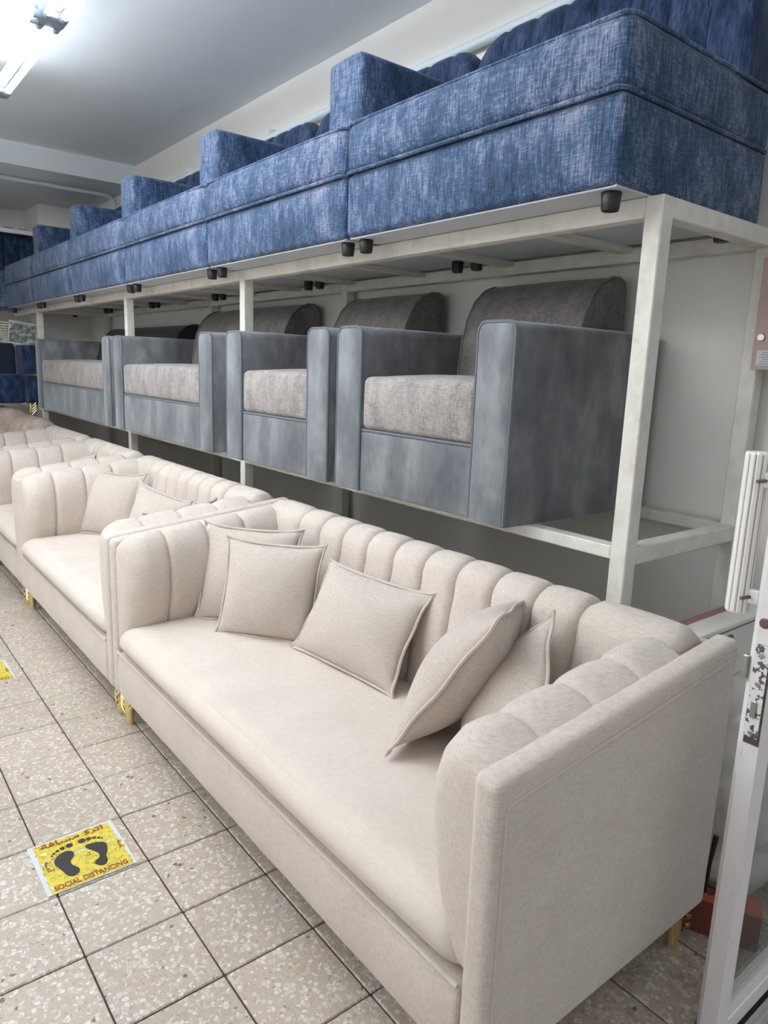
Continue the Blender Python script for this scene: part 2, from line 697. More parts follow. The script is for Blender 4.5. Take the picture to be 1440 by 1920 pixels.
# ------------------------------------------------------------------ ceiling light grid
lg = thing('ceiling_light_grid', (2.345, 5.36, CEIL), 'grid of white fluorescent tubes fixed in pairs to the ceiling', 'ceiling light')
LX, LY = [2.345, -0.4, -3.1, -5.8, -8.5], [-3.92, 0.72, 5.36, 10.0]  # columns after the first lie out of view, with extras added for light
ZT = 11.55


def light_run(p0, p1):
    d = (Vector(p1) - Vector(p0)).normalized()
    s = Vector((-d.y, d.x, 0))
    a, b = Vector(p0) + d * 0.34, Vector(p1) - d * 0.34
    rail = MB()
    h = 0.07
    lo, hi = a - d * .1, b + d * .1
    q = [lo + s * h, lo - s * h, hi - s * h, hi + s * h]
    rail.add([p + Vector((0, 0, 0.075)) for p in q] + [p + Vector((0, 0, 0.17)) for p in q],
             [(0, 1, 2, 3), (4, 5, 6, 7), (0, 1, 5, 4), (1, 2, 6, 5), (2, 3, 7, 6), (3, 0, 4, 7)])
    obj('rail', rail, 'housing', lg, smooth=0)
    for k in (-1, 1):
        obj('tube', MB().tube([a + s * (0.135 * k), b + s * (0.135 * k)], 0.062, 10), 'tube', lg)
        for e, dd in ((a, -d), (b, d)):
            obj('end_cap', MB().tube([e + s * (0.135 * k), e + s * (0.135 * k) + dd * 0.14], 0.07, 10), 'housing', lg)


for x in LX:
    for k in range(len(LY)):
        y = LY[k]
        obj('connector', MB().box(x - 0.24, x + 0.24, y - 0.24, y + 0.24, ZT - 0.03, ZT + 0.2, 0.05), 'housing', lg)
        obj('drop_rod', MB().box(x - 0.05, x + 0.05, y - 0.05, y + 0.05, ZT + 0.18, CEIL), 'white_plastic', lg)
        if k + 1 < len(LY):
            light_run((x, y, ZT), (x, LY[k + 1], ZT))
for y in LY[1:]:
    for k in range(len(LX) - 1):
        light_run((LX[k + 1], y, ZT), (LX[k], y, ZT))

# ------------------------------------------------------------------ the steel rack
rack = thing('display_rack', (6.4, 7, 0), 'two-tier cream-painted steel rack with chipped paint carrying the grey and blue seats', 'rack')
PX, RX, H = 5.2, 7.6, 0.1
POSTY = [-5.16, 3.56, 10.2, 19.72]
for y in POSTY:
    obj('post', MB().box(PX - H, PX + H, y - H, y + H, 0, 7.52, 0.012, 1), 'rack', rack, 0)
    obj('rear_post', MB().box(RX - H, RX + H, y - H, y + H, 0, 7.52, 0.012, 1), 'rack', rack, 0)
for z in (7.52, 3.945):
    for x, nm in ((PX, 'front_rail'), (RX, 'rear_rail')):
        for k in range(len(POSTY) - 1):
            obj(nm, MB().box(x - H, x + H, POSTY[k] + H, POSTY[k + 1] - H, z - (0.2 if z > 5 else 0.15), z - 0.002, 0.012, 1), 'rack', rack, 0)
    obj('front_rail', MB().box(PX - H, PX + H, POSTY[-1] + H, 23.5, z - 0.2, z - 0.002, 0.012, 1), 'rack', rack, 0)
    for y in (POSTY[0], POSTY[-1]):
        obj('side_rail', MB().box(PX + H, RX - H, y - H, y + H, z - 0.2, z - 0.002, 0.012, 1), 'rack', rack, 0)
y = -3.26
while y < 19:
    if all(abs(y - p) > 0.3 for p in POSTY):
        obj('cross_bar', MB().box(PX + H, RX - H, y - 0.1, y + 0.1, 7.44, 7.518), 'rack', rack, 0)
    y += 2.16
for y in (-1.6, 1.2, 5.4, 8.6, 12.4, 15.6):
    obj('cross_bar', MB().box(PX + H, RX - H, y - 0.1, y + 0.1, 3.86, 3.943), 'rack', rack, 0)


# ------------------------------------------------------------------ blue channel-back units on the top tier
def channel_mb(prof, y0, y1, bulge, ny=8, crease=0.025):
    """prof(y) -> list of ((x, z), (nx, nz)); one padded channel between two seams"""
    rows = []
    for i in range(ny + 1):
        t = i / ny
        y = y0 + (y1 - y0) * t
        s = abs(2 * t - 1)
        b = bulge * (1 - s ** 2.8) ** 0.5 - crease * (s > 0.999)
        yy = y
        rows.append([(p[0] + nrm[0] * b, yy, p[1] + nrm[1] * b) for p, nrm in prof(y)])
    mb = MB()
    mb.grid(rows)
    for r in (rows[0], rows[-1]):
        mb.add(r, [tuple(range(len(r)))])
    return mb


def with_normals(pts):
    out = []
    for i, p in enumerate(pts):
        a, b = pts[max(i - 1, 0)], pts[min(i + 1, len(pts) - 1)]
        dx, dz = b[0] - a[0], b[1] - a[1]
        l = math.hypot(dx, dz) or 1
        out.append((p, (-dz / l, dx / l)))
    return out


def loop_path(x0, x1, y0, y1, z, r):
    pts = []
    for cx, cy, a in ((x1 - r, y1 - r, 0), (x0 + r, y1 - r, 90), (x0 + r, y0 + r, 180), (x1 - r, y0 + r, 270)):
        pts += [(px, py, z) for px, py in arc(cx, cy, r, a, a + 90, 5)]
    return pts


def blue_unit(y0, y1, label, arm, group):
    x0, x1 = 4.5, 7.4
    t = thing('blue_chaise', (5.95, (y0 + y1) / 2, 7.52), label, 'sofa', group)
    g = 0.012
    obj('lining', MB().box(x0 + 0.08, x1 - 0.05, y0 + 0.06, y1 - 0.06, 7.521, 7.56), 'lining', t, 0)
    obj('base', MB().soft(x0 + 0.02, x1, y0 + g, y1 - g, 7.53, 8.36, 0.09, (4, 12, 4),
                          lambda p, u, v, w: p + Vector((-0.025 * (1 - v * v) * (1 - w * w) * (u < -0.9), 0, 0))), 'blue', t)
    def cw(p, u, v, w):
        q = Vector(p)
        q.x -= 0.05 * (1 - w ** 2) * (1 - v ** 4) * max(0, -u)
        q.y -= (0.01 * (1 - w ** 2) * (1 - u ** 4)) if v < -0.9 else 0
        q.z += 0.10 * (1 - u * u) * (1 - v * v) * (w > 0.9)
        q.z -= 0.05 * (abs(v) ** 8) * (w > 0.5)
        return q
    obj('seat_cushion', MB().soft(x0, x1, y0 + g, y1 - g, 8.36, 9.04, 0.11, (6, 14, 4), cw), 'blue', t)
    obj('welt', MB().tube(loop_path(x0 - 0.015, x1, y0 + g + 0.014, y1 - g - 0.014, 8.365, 0.1), 0.024, 6, True), 'blue', t)
    tp = loop_path(x0 + 0.015, x1 - 0.02, y0 + g + 0.016, y1 - g - 0.016, 8.995, 0.1)
    obj('welt', MB().tube(tp, 0.024, 6, True), 'blue', t)
    n = 8
    def prof(y):
        e = min(y - y0, y1 - y)
        drop = 0.36 * max(0, 1 - e / 0.55) ** 2
        top = 10.72 - drop
        pts = [(6.72, 9.0), (6.76, 9.6), (6.82, 10.1), (6.86, top - 0.32)]
        pts += [(7.12 + 0.26 * math.cos(a), top - 0.28 + 0.28 * math.sin(a)) for a in [math.radians(q) for q in (170, 145, 118, 90, 60, 30, 5)]]
        pts += [(7.40, 9.6), (7.40, 9.0)]
        return with_normals(pts)
    ya, yb = y0 + 0.03, y1 - 0.03
    for k in range(n):
        obj('back_channel', channel_mb(prof, ya + (yb - ya) * k / n, ya + (yb - ya) * (k + 1) / n, 0.035, crease=0.012), 'blue_back', t, 60)
    if arm:
        def aw(p, u, v, w):
            q = Vector(p)
            q.z += 0.03 * (1 - v * v) * (w > 0.9)
            return q
        obj('arm', MB().soft(4.78, 6.85, y0 + 0.06, y0 + 0.88, 8.98, 10.04, 0.08, (6, 4, 5), aw), 'blue', t)
    for fy in (y0 + 0.22, y1 - 0.22):
        for fx in (4.74, 6.95):
            obj('foot', MB().tube([(fx, fy, 7.53), (fx, fy, 7.51), (fx, fy, 7.37), (fx, fy, 7.345)], [0.09, 0.1, 0.09, 0.08], 14), 'black', t)
    return t


BY = [-5.13, -0.69, 3.88, 8.45, 12.97, 17.42, 21.8]
bl = ['nearest blue crosshatch-patterned seat on the top tier, without an arm block, closest to the door',
      'second blue patterned seat from the door on the rack top tier',
      'third blue patterned seat from the door on the rack top tier',
      'fourth blue patterned seat from the door on the rack top tier',
      'fifth blue patterned seat from the door on the rack top tier',
      'farthest blue patterned seat of the top tier row, at the left edge of the picture']
for k in range(6):
    blue_unit(BY[k], BY[k + 1], bl[k], k > 0, 'blue seats lined up on the top tier')

# blue channel-back settee closing the far end of the top tier
fs = thing('channel_back_settee', (4.4, 22.6, 7.52), 'dark blue channel-back settee across the far end of the top tier', 'sofa')
obj('base', MB().soft(2.6, 5.9, 21.9, 23.9, 7.52, 8.9, 0.1, (4, 4, 3)), 'blue', fs)


def far_prof(x):
    return with_normals([(23.0, 8.8), (23.0, 9.6), (23.05, 10.2), (23.1, 10.4), (23.25, 10.6), (23.45, 10.66), (23.65, 10.55), (23.75, 10.3), (23.75, 8.8)])


for k in range(6):
    mb = channel_mb(far_prof, 2.6 + k * 0.55, 2.6 + (k + 1) * 0.55, 0.06)
    mb.v = [Vector((p.y, p.x, p.z)) for p in mb.v]
    obj('back_channel', mb, 'blue_back', fs, 60)


# ------------------------------------------------------------------ grey velvet armchairs and sofas on the lower tier
def grey_seat(name, y0, y1, label, cat, back='tweed_back', sink=0.0):
    x0, x1, z0, zt = 4.68, 7.66, 3.945, 6.345
    aw = 0.61
    t = thing(name, (5.95, (y0 + y1) / 2, z0), label, cat)
    for a0, a1 in ((y0, y0 + aw), (y1 - aw, y1)):
        r = 0.13
        poly = [(a0, z0), (a1, z0)] + arc(a1 - r, zt - r, r, 0, 90, 6) + arc(a0 + r, zt - r, r, 90, 180, 6)
        mb = MB()
        xs = [x0, x0 + 0.015, x0 + 0.05] + [x0 + 0.05 + (x1 - x0 - 0.1) * i / 5 for i in range(1, 6)] + [x1 - 0.015, x1]
        rows = []
        cy, cz = (a0 + a1) / 2, (z0 + zt) / 2
        for i, x in enumerate(xs):
            ins = [0.05, 0.018, 0.0][i] if i < 3 else ([0.05, 0.018][len(xs) - 1 - i] if i >= len(xs) - 2 else 0)
            rows.append([(x, p[0] + (cy - p[0]) * ins / 0.3, p[1] - (p[1] - cz) * ins / 1.2 if p[1] > cz else p[1]) for p in poly])
        mb.grid(rows, close_v=True)
        mb.add(rows[0], [tuple(range(len(poly)))])
        mb.add(rows[-1], [tuple(range(len(poly)))])
        arm = obj('arm', mb, 'velvet', t, 50)
        pp = [(x0 + 0.02, p[0], p[1]) for p in [(a0 + 0.012, z0 + 0.02)] + list(reversed(arc(a0 + r, zt - r, r - 0.012, 90, 180, 6))) + list(reversed(arc(a1 - r, zt - r, r - 0.012, 0, 90, 6))) + [(a1 - 0.012, z0 + 0.02)]]
        obj('welt', MB().tube(pp, 0.021, 6), 'velvet_welt', arm)
    ya, yb = y0 + aw, y1 - aw
    obj('front_panel', MB().soft(x0 + 0.04, x0 + 0.5, ya - 0.02, yb + 0.02, z0, 4.85, 0.05, (2, 10, 4)), 'velvet', t)
    obj('welt', MB().tube([(x0 + 0.055, ya, 4.855), (x0 + 0.055, yb, 4.855)], 0.022, 6), 'velvet_welt', t)
    L = yb - ya
    def sw(p, u, v, w):
        q = Vector(p)
        q.z += 0.07 * (1 - u * u) * (1 - v ** 4) * (w > 0.9)
        q.x -= 0.05 * (1 - w * w) * (1 - v ** 6) * (u < -0.9)
        return q
    obj('seat_cushion', MB().soft(x0 + 0.04, 6.95, ya, yb, 4.86, 5.63, 0.10, (8, max(8, int(L * 4)), 4), sw), 'tweed', t)
    obj('seat_deck', MB().box(x0 + 0.3, x1 - 0.1, ya - 0.05, yb + 0.05, z0, 4.84), 'velvet', t, 0)
    # loaf-shaped back: curved front and top
    topz = 7.12
    pts = [(6.35, 5.3), (6.38, 5.8), (6.43, 6.2), (6.52, 6.55), (6.68, 6.85), (6.88, 7.03), (7.08, 7.11), (7.25, topz), (7.36, 7.08), (7.41, 6.98), (7.42, 5.3)]
    pts = [(p[0] + 0.23, p[1] - sink * (p[1] > 6)) for p in pts]
    yc, yd = ya + 0.01, yb - 0.01
    rows = []
    for f, ins in ((0, 0.05), (0.012, 0.015), (0.03, 0.0), (0.25, -0.012), (0.5, -0.018), (0.75, -0.012), (0.97, 0), (0.988, 0.015), (1, 0.05)):
        rows.append([(p[0] + (7.18 - p[0]) * ins, yc + (yd - yc) * f, p[1] - max(0, p[1] - 6) * ins * 0.6) for p in pts])
    mb = MB().grid(rows)
    mb.add(rows[0], [tuple(range(len(pts)))]).add(rows[-1], [tuple(range(len(pts)))])
    b = obj('backrest', mb, back, t, 50)
    for yy in (yc + 0.02, yd - 0.02):
        obj('welt', MB().tube([(p[0], yy, p[1]) for p in pts], 0.02, 6), back, b)
    obj('back_panel', MB().box(7.5, x1 - 0.005, ya - 0.02, yb + 0.02, z0, 5.6, 0.02), 'velvet', t, 0)
    return t


grey_seat('grey_armchair', -3.86, -0.33, 'grey-blue velvet armchair nearest the door on the lower tier, with a tweed seat', 'armchair')
grey_seat('grey_armchair', -0.09, 3.42, 'second grey velvet armchair from the door, between the nearest one and a rack post', 'armchair')
grey_seat('grey_loveseat', 4.07, 10.02, 'grey velvet two-seat sofa between two rack posts, left of both grey armchairs', 'sofa')
grey_seat('grey_sofa', 10.36, 18.4, 'long grey velvet three-seat sofa farthest left on the lower tier, with charcoal back', 'sofa', 'charcoal', 0.30)


# ------------------------------------------------------------------ cream channel sofas
def gold_leg(parent, x, y, sx, sy):
    lg_ = obj('leg', MB().tube([(x, y, 0.56), (x, y, 0.06), (x, y, 0.02), (x, y, 0.0)], [0.095, 0.062, 0.062, 0.055], 14), 'gold', parent)
    for k in range(4):
        z = 0.18 + 0.1 * k
        rows = []
        for i in range(7):
            a = math.radians(-70 + 140 * i / 6)
            ca, sa = math.cos(a), math.sin(a)
            dx, dy = ca * sx * 0.72 - sa * 0.7 * sy * 0.3, ca * sy * 0.2 + sa
            rr = 0.10 + 0.035 * abs(sa)
            up = 0.16 * (abs(sa) ** 1.3)
            px, py = x + dx * rr * 1.0, y + dy * rr
            rows.append([(px, py, z + up), (px + dx * 0.02, py + dy * 0.02, z + up), (px + dx * 0.028, py + dy * 0.028, z + up + 0.05), (px + dx * 0.008, py + dy * 0.008, z + up + 0.05)])
        mb = MB().grid(rows, close_v=True)
        mb.add(rows[0], [(0, 1, 2, 3)]).add(rows[-1], [(0, 1, 2, 3)])
        obj('fin', mb, 'gold', lg_)


def cream_sofa(y0, y1, nb, label, cat, name):
    xf, xb = 1.75, 5.04
    zb = 0.55
    SL = 0.26
    t = thing(name, (3.4, (y0 + y1) / 2, 0), label, cat, 'cream channel-back sofas in a row')
    ztop = lambda x: 3.06 + (x - xf) / (xb - xf) * 0.34
    # outer arm slabs
    for s, (a0, a1) in ((-1, (y0, y0 + SL)), (1, (y1 - SL, y1))):
        def warp(p, u, v, w, a0=a0):
            q = Vector(p)
            if w > -0.2:
                f = max(0, min(1, (q.z - 1.6) / 1.46))
                q.z += f * (ztop(q.x) - 3.06)
            q.y += s * 0.006 * (1 - u * u) * (1 - w * w) * (v * s > 0.9)
            return q
        slab = obj('arm_panel', MB().soft(xf, xb, a0 + 0.004, a1 - 0.004, zb, 3.06, 0.08, (8, 2, 8), warp), 'cream', t)
        yo = a0 + 0.006 if s < 0 else a1 - 0.006
        pth = [(xf + 0.10, yo, zb + 0.05), (xf + 0.10, yo, 1.5), (xf + 0.10, yo, ztop(xf) - 0.22), (xf + 0.12, yo, ztop(xf) - 0.19), (xf + 0.16, yo, ztop(xf) - 0.175), (3.4, yo - 0.01 * -s, ztop(3.4) - 0.17), (xb - 0.06, yo, ztop(xb) - 0.16)]
        obj('seam', MB().tube(pth, 0.02, 6), 'cream_welt', slab)
    # inner arm channels
    ns = 4
    xs = [xf - 0.02, 2.42, 3.08, 3.72, 4.36]
    for s in (-1, 1):
        yi = y0 + SL if s < 0 else y1 - SL
        sg = 1 if s < 0 else -1
        for k in range(ns):
            rows = []
            n = 14
            for i in range(n + 1):
                tt = i / n
                x = xs[k] + (xs[k + 1] - xs[k]) * tt
                q = abs(2 * tt - 1)
                b = 0.04 * (1 - q ** 2.6) ** 0.5 - 0.02 * (q > 0.999)
                fr = 1.0
                if k == 0 and tt < 0.5:
                    th = tt / 0.5 * math.pi / 2
                    x = xs[0] + 0.06 + 0.27 * (1 - math.cos(th)) + (xs[1] - xs[0] - 0.6) * 0.5 * (tt / 0.5)
                    fr = math.sin(th) ** 0.55 * 0.96 + 0.04
                    b = 0.04 * min(1, tt / 0.5)
                zt = ztop(x) + 0.0
                prof = [(0.0, 1.30), (0.09, 1.33), (0.26, 1.52), (0.41, 1.82), (0.51, 2.15), (0.555, 2.45), (0.55, 2.70), (0.48, 2.92), (0.36, 3.06), (0.20, 3.12), (0.07, 3.10), (0.0, 3.04)]
                pn = with_normals([(p[0], p[1]) for p in prof])
                row = []
                for (w, z), nm in pn:
                    wid = max(0.0, w * fr + b * max(0, -nm[0] * -1) * 0)
                    wid = 0.10 + (w - 0.10) * fr + b * (1 if w > 0.02 else 0)
                    z2 = z + (b * max(0.0, (z - 2.9) / 0.2) if z > 2.9 else 0)
                    if z > 2.0:
                        z2 += (zt - 3.06) * min(1, (z - 2.0))
                    if fr < 1:
                        z2 = 2.15 + (z2 - 2.15) * (0.74 + 0.26 * fr)
                    row.append((x, yi + sg * (wid if w > 0.02 else -0.07), z2 if w > 0.02 or z < 2 else z2 - 0.02))
                rows.append(row)
            mb = MB().grid(rows, close_v=True)
            for r in (rows[0], rows[-1]):
                mb.add(r, [tuple(range(len(r)))])
            obj('arm_channel', mb, 'cream', t, 60)
    # back: padded channels rolling over the top
    def prof(y):
        pts = [(4.12, 1.45), (4.16, 1.9), (4.22, 2.4), (4.28, 2.8), (4.34, 3.08)]
        pts += [(4.62 + 0.27 * math.cos(math.radians(a)), 3.20 + 0.24 * math.sin(math.radians(a))) for a in (172, 150, 128, 105, 82, 58, 34, 10)]
        pts += [(4.90, 2.9), (4.90, 1.45)]
        return with_normals(pts)
    ya, yb = y0 + SL + 0.02, y1 - SL - 0.02
    wide = 1.08
    seams = [ya, ya + wide] + [ya + wide + (yb - ya - 2 * wide) * i / nb for i in range(1, nb)] + [yb - wide, yb]
    for k in range(len(seams) - 1):
        obj('back_channel', channel_mb(prof, seams[k], seams[k + 1], 0.06, 11), 'cream', t, 60)
    obj('back_panel', MB().soft(4.86, xb - 0.02, y0 + 0.1, y1 - 0.1, zb, 3.3, 0.04, (2, 8, 6)), 'cream', t)
    # base rail and seat
    def bw(p, u, v, w):
        q = Vector(p)
        if u < -0.9:
            q.x -= 0.035 * (1 - w * w) + 0.012 * math.sin(q.y * 5.1) * (1 - w * w) * 0.6
        q.z += 0.012 * math.sin(q.y * 4.3) * (w < -0.9)
        return q
    obj('base', MB().soft(xf + 0.02, 4.8, y0 + SL - 0.01, y1 - SL + 0.01, zb, 1.29, 0.06, (3, int((y1 - y0) * 4), 4), bw), 'cream', t)
    obj('welt', MB().tube([(xf + 0.0, y0 + SL, 1.295), (xf + 0.0, y1 - SL, 1.295)], 0.02, 6), 'cream_welt', t)
    def sw(p, u, v, w):
        q = Vector(p)
        top = w > -0.2
        if top:
            q.z += 0.06 * (1 - u * u) * (1 - v ** 4)
        q.x -= 0.045 * (1 - w * w) * (1 - v ** 8) * (u < -0.85)
        # the corners tuck in beside the arm pads
        e = 1 - abs(v)
        half = (y1 - y0) / 2 - SL
        d = e * half
        if d < 0.45 and u < 0.2 and q.z > 1.35:
            f = 1 - d / 0.45
            q.z -= 0.16 * f * f * min(1, (q.z - 1.35) / 0.3)
        return q
    obj('seat_cushion', MB().soft(xf - 0.01, 4.3, y0 + SL + 0.005, y1 - SL - 0.005, 1.30, 1.78, 0.225, (10, int((y1 - y0) * 4), 3), sw, 5), 'cream_seat', t)
    for lx in (1.93, 4.86):
        for ly, sy in ((y0 + 0.2, -1), (y1 - 0.2, 1)):
            gold_leg(t, lx, ly, -1 if lx < 3 else 1, sy)
    return t


SY = [-6.6, 1.52, 8.06, 12.4, 16.7]
cream_sofa(SY[0], SY[1] - 0.02, 9, 'longest cream channel-back sofa, nearest the door, with five loose pillows', 'sofa', 'cream_sofa')
cream_sofa(SY[1] + 0.02, SY[2] - 0.02, 7, 'cream channel-back two-seat sofa directly behind the nearest long one', 'sofa', 'cream_loveseat')
cream_sofa(SY[2] + 0.02, SY[3] - 0.02, 4, 'cream channel-back armchair third in the row, behind the two-seat sofa', 'armchair', 'cream_armchair')
cream_sofa(SY[3] + 0.02, SY[4], 4, 'cream channel-back armchair farthest in the row, at the left picture edge', 'armchair', 'cream_armchair')


# ------------------------------------------------------------------ loose pillows
def pillow(center, right, up, w, h, label, thick=0.33, roll=0.0, group='cream pillows on the sofas'):
    c = Vector(center)
    ex = Vector(right).normalized()
    ey = Vector(up)
    ey = (ey - ex * ey.dot(ex)).normalized()
    ez = ex.cross(ey)
    if roll:
        R = Matrix.Rotation(roll, 3, ez)
        ex, ey = R @ ex, R @ ey
    n = 18
    sr = random.Random(label)
    ph = [sr.uniform(0, 6) for _ in range(6)]
    def P(a, b, side):
        # concave edges, pointed corners
        ka = 1 - 0.12 * max(0.0, 1 - b * b) ** 0.6
        kb = 1 - 0.12 * max(0.0, 1 - a * a) ** 0.6
        d = max(0.0, (1 - a * a)) ** 0.62 * max(0.0, (1 - b * b)) ** 0.62
        wr = 0.012 * math.sin(5 * a + ph[0]) * math.sin(4 * b + ph[1]) * (1 - a * a)
        sagging = -0.03 * (1 - a * a) * (b < 0) * b * b
        return c + ex * (a * ka * w / 2) + ey * (b * kb * h / 2 + sagging) + ez * (side * thick * d + (wr if d > 0 else 0))
    def smp(i):
        q = -1 + 2 * i / n
        return math.sin(q * math.pi / 2) * 0.6 + q * 0.4
    mb = MB()
    for side in (1, -1):
        mb.grid([[P(smp(i), smp(j), side) for j in range(n + 1)] for i in range(n + 1)])
    o = obj('pillow', mb, 'cream_pillow', at=c, smooth=80)
    tag(o, label, 'pillow', group)
    edge = [P(smp(i), -1, 0) for i in range(n)] + [P(1, smp(i), 0) for i in range(n)] + [P(smp(n - i), 1, 0) for i in range(n)] + [P(-1, smp(n - i), 0) for i in range(n)]
    edge = [p + (p - c).normalized() * 0.018 + ez * (0.012 * math.sin(i * 1.1 + ph[2])) for i, p in enumerate(edge)]
    obj('piping', MB().tube(edge, 0.021, 6, True), 'cream_welt', o)
    return o


pillow((3.46, 0.18, 2.54), (0.627, -0.779, 0), (0.22, 0.16, 0.96), 1.64, 1.54, 'square cream pillow tucked behind another in the left corner of the nearest sofa')
pillow((3.42, -0.56, 2.50), (0.593, -0.805, 0), (0.24, 0.17, 0.955), 1.58, 1.47, 'square cream pillow in front of another at the left end of the nearest sofa')
pillow((3.84, -2.20, 2.43), (0.093, -0.996, 0), (0.496, 0.044, 0.867), 2.06, 1.36, 'wide rectangular cream pillow alone at the middle of the nearest sofa')
# edge-on pillow
e_ = Vector((0.72, -0.84, 1.65)).normalized()
d_ = Vector((0.86, 0.48, -0.12)).normalized()
pillow((3.62, -4.37, 2.62), d_, e_, 1.42, 1.92, 'cream pillow seen edge-on leaning right on the nearest sofa', 0.38)
pillow((3.62, -4.98, 2.50), (-0.47, -0.88, 0), (0.44, -0.23, 0.87), 1.45, 1.45, 'cream pillow wedged between the edge-on pillow and the right arm of the nearest sofa', 0.24, math.radians(-40))
pillow((3.50, 6.85, 2.52), (0.50, -0.866, 0), (0.30, 0.17, 0.94), 1.56, 1.52, 'upright square cream pillow at the left end of the second sofa')
pillow((3.54, 4.35, 2.50), (0.35, -0.93, -0.17), (0.25, 0.1, 0.95), 1.5, 1.45, 'cream pillow slumped beside the upright one on the second sofa', roll=0.0)
pillow((3.6, 2.98, 2.46), (1.0, -0.12, 0.15), (-0.15, -0.25, 0.97), 1.35, 1.5, 'cream pillow mostly hidden behind the nearest sofa arm, on the second sofa')
pillow((3.8, 11.0, 2.45), (0.35, -0.93, 0), (0.4, 0.1, 0.9), 1.5, 1.4, 'cream pillow peeking up on the third seat of the cream row', roll=math.radians(15))


# ------------------------------------------------------------------ distancing stickers on the floor
st = thing('floor_sticker', (0.39, -1.5, 0.0), 'scuffed yellow floor sticker with two black footprints beside the nearest sofa', 'floor sticker', 'yellow distancing stickers')


def flat(poly, z):
    mb = MB()
    mb.add([(p[0], p[1] - 2.0, z) for p in poly], [tuple(range(len(poly)))])
    return mb


def ragged(x0, x1, y0, y1, amp, step=0.025, seed=3):
    r = random.Random(seed)
    pts = []
    corners = [(x0, y0), (x1, y0), (x1, y1), (x0, y1)]
    for k in range(4):
        a, b = corners[k], corners[(k + 1) % 4]
        n = int(math.hypot(b[0] - a[0], b[1] - a[1]) / step)
        for i in range(n):
            f = i / n
            pts.append((a[0] + (b[0] - a[0]) * f + r.uniform(-amp, amp), a[1] + (b[1] - a[1]) * f + r.uniform(-amp, amp)))
    return pts


obj('backing', flat([(-0.095, 0.01), (0.875, 0.005), (0.88, 0.985), (-0.10, 0.975)], 0.006), 'sticker_edge', st, 0)
obj('print_sheet', flat(ragged(-0.045, 0.84, 0.02, 0.575, 0.014), 0.009), 'sticker', st, 0)
obj('print_sheet', flat(ragged(-0.045, 0.83, 0.60, 0.945, 0.014, seed=5), 0.009), 'sticker', st, 0)
foot_a = [(0.337, 0.617), (0.271, 0.679), (0.177, 0.659), (0.1, 0.573), (0.095, 0.479), (0.136, 0.354), (0.161, 0.23), (0.224, 0.171), (0.302, 0.221), (0.309, 0.298), (0.257, 0.376), (0.252, 0.464), (0.311, 0.52)]
foot_b = [(0.47, 0.656), (0.567, 0.646), (0.678, 0.597), (0.691, 0.513), (0.657, 0.389), (0.618, 0.329), (0.618, 0.244), (0.578, 0.175), (0.518, 0.176), (0.473, 0.25), (0.478, 0.302), (0.551, 0.334), (0.566, 0.41), (0.524, 0.498), (0.462, 0.602)]


def smooth_poly(p):
    for _ in range(2):
        q = []
        for i in range(len(p)):
            a, b = p[i], p[(i + 1) % len(p)]
            q += [(a[0] * .75 + b[0] * .25, a[1] * .75 + b[1] * .25), (a[0] * .25 + b[0] * .75, a[1] * .25 + b[1] * .75)]
        p = q
    return p


for fp in (foot_a, foot_b):
    obj('footprint', flat(smooth_poly(fp), 0.012), 'print_black', st, 0)
toes = [(0.321, 0.755, .042), (0.239, 0.746, .03), (0.18, 0.73, .022), (0.136, 0.703, .02), (0.107, 0.672, .015),
        (0.463, 0.757, .045), (0.543, 0.749, .032), (0.604, 0.733, .025), (0.647, 0.702, .02), (0.676, 0.673, .015)]
for x, y, r in toes:
    obj('toe_print', flat([(x + r * math.cos(a * math.pi / 7), y + r * math.sin(a * math.pi / 7)) for a in range(14)], 0.012), 'print_black', st, 0)


def letters(s, x0, x1, y, slant=0.0, h=None, ang=0.0):
    mb, w = text_mb(s, 1.0, (0, 0, 0), (1, 0, 0), (0, 1, 0), bold=0.022)
    k = (x1 - x0) / w
    hh = h if h else k
    ca, sa = math.cos(ang), math.sin(ang)
    vs = []
    for p in mb.v:
        a, b = p.x * k, p.y * hh
        vs.append(Vector((x0 + a * ca - b * sa, y - 2.0 + a * sa + b * ca, 0.013)))
    mb.v = vs
    return mb


obj('lettering', letters('SOCIAL DISTANCING', -0.01, 0.79, 0.05, h=0.115), 'print_red', st, 0)
# heading in Arabic, drawn in presentation forms from left to right
obj('lettering', letters('\ufe94\ufed3\ufe8e\ufeb4\ufee3 \ufedb\ufeae\ufe97\ufe8d', 0.03, 0.75, 0.855, h=0.12), 'print_red', st, 0)
obj('lettering', letters('\ufe94\ufee8\ufee3\ufe81', 0.0, 0.2, 0.60, h=0.09, ang=-math.pi / 2), 'print_red', st, 0)
obj('lettering', letters('\ufe94\ufee8\ufee3\ufe81', 0.80, 0.95, 0.52, h=0.07, ang=-math.pi / 2), 'print_red', st, 0)
s2 = copy_tree(st, (-0.06, 6.1, 0))
s2['label'] = 'yellow floor sticker cut off by the left picture edge, farther along the floor'

# ------------------------------------------------------------------ glass door leaf by the right picture edge
DX, DY0, DY1 = 4.02, -7.27, -7.09
dr = thing('door_leaf', (DX, -7.18, 0), 'scuffed white glazed door leaf with lock plate and ribbed handle at the right edge', 'door')
z1 = 9.6
obj('stile', MB().prism([(DX, DY0), (DX + 0.22, DY0), (DX + 0.22, DY1), (DX + 0.04, DY1), (DX, DY1 - 0.045)], 'z', 0.03, z1), 'door', dr, 0)
obj('stile', MB().box(WALLX - 0.32, WALLX - 0.02, DY0, DY1, 0.03, z1, 0.01, 1), 'door', dr, 0)
obj('bottom_rail', MB().box(DX + 0.22, WALLX - 0.32, DY0, DY1, 0.03, 0.22, 0.01, 1), 'door', dr, 0)
obj('top_rail', MB().box(DX + 0.22, WALLX - 0.32, DY0, DY1, z1 - 0.3, z1, 0.01, 1), 'door', dr, 0)
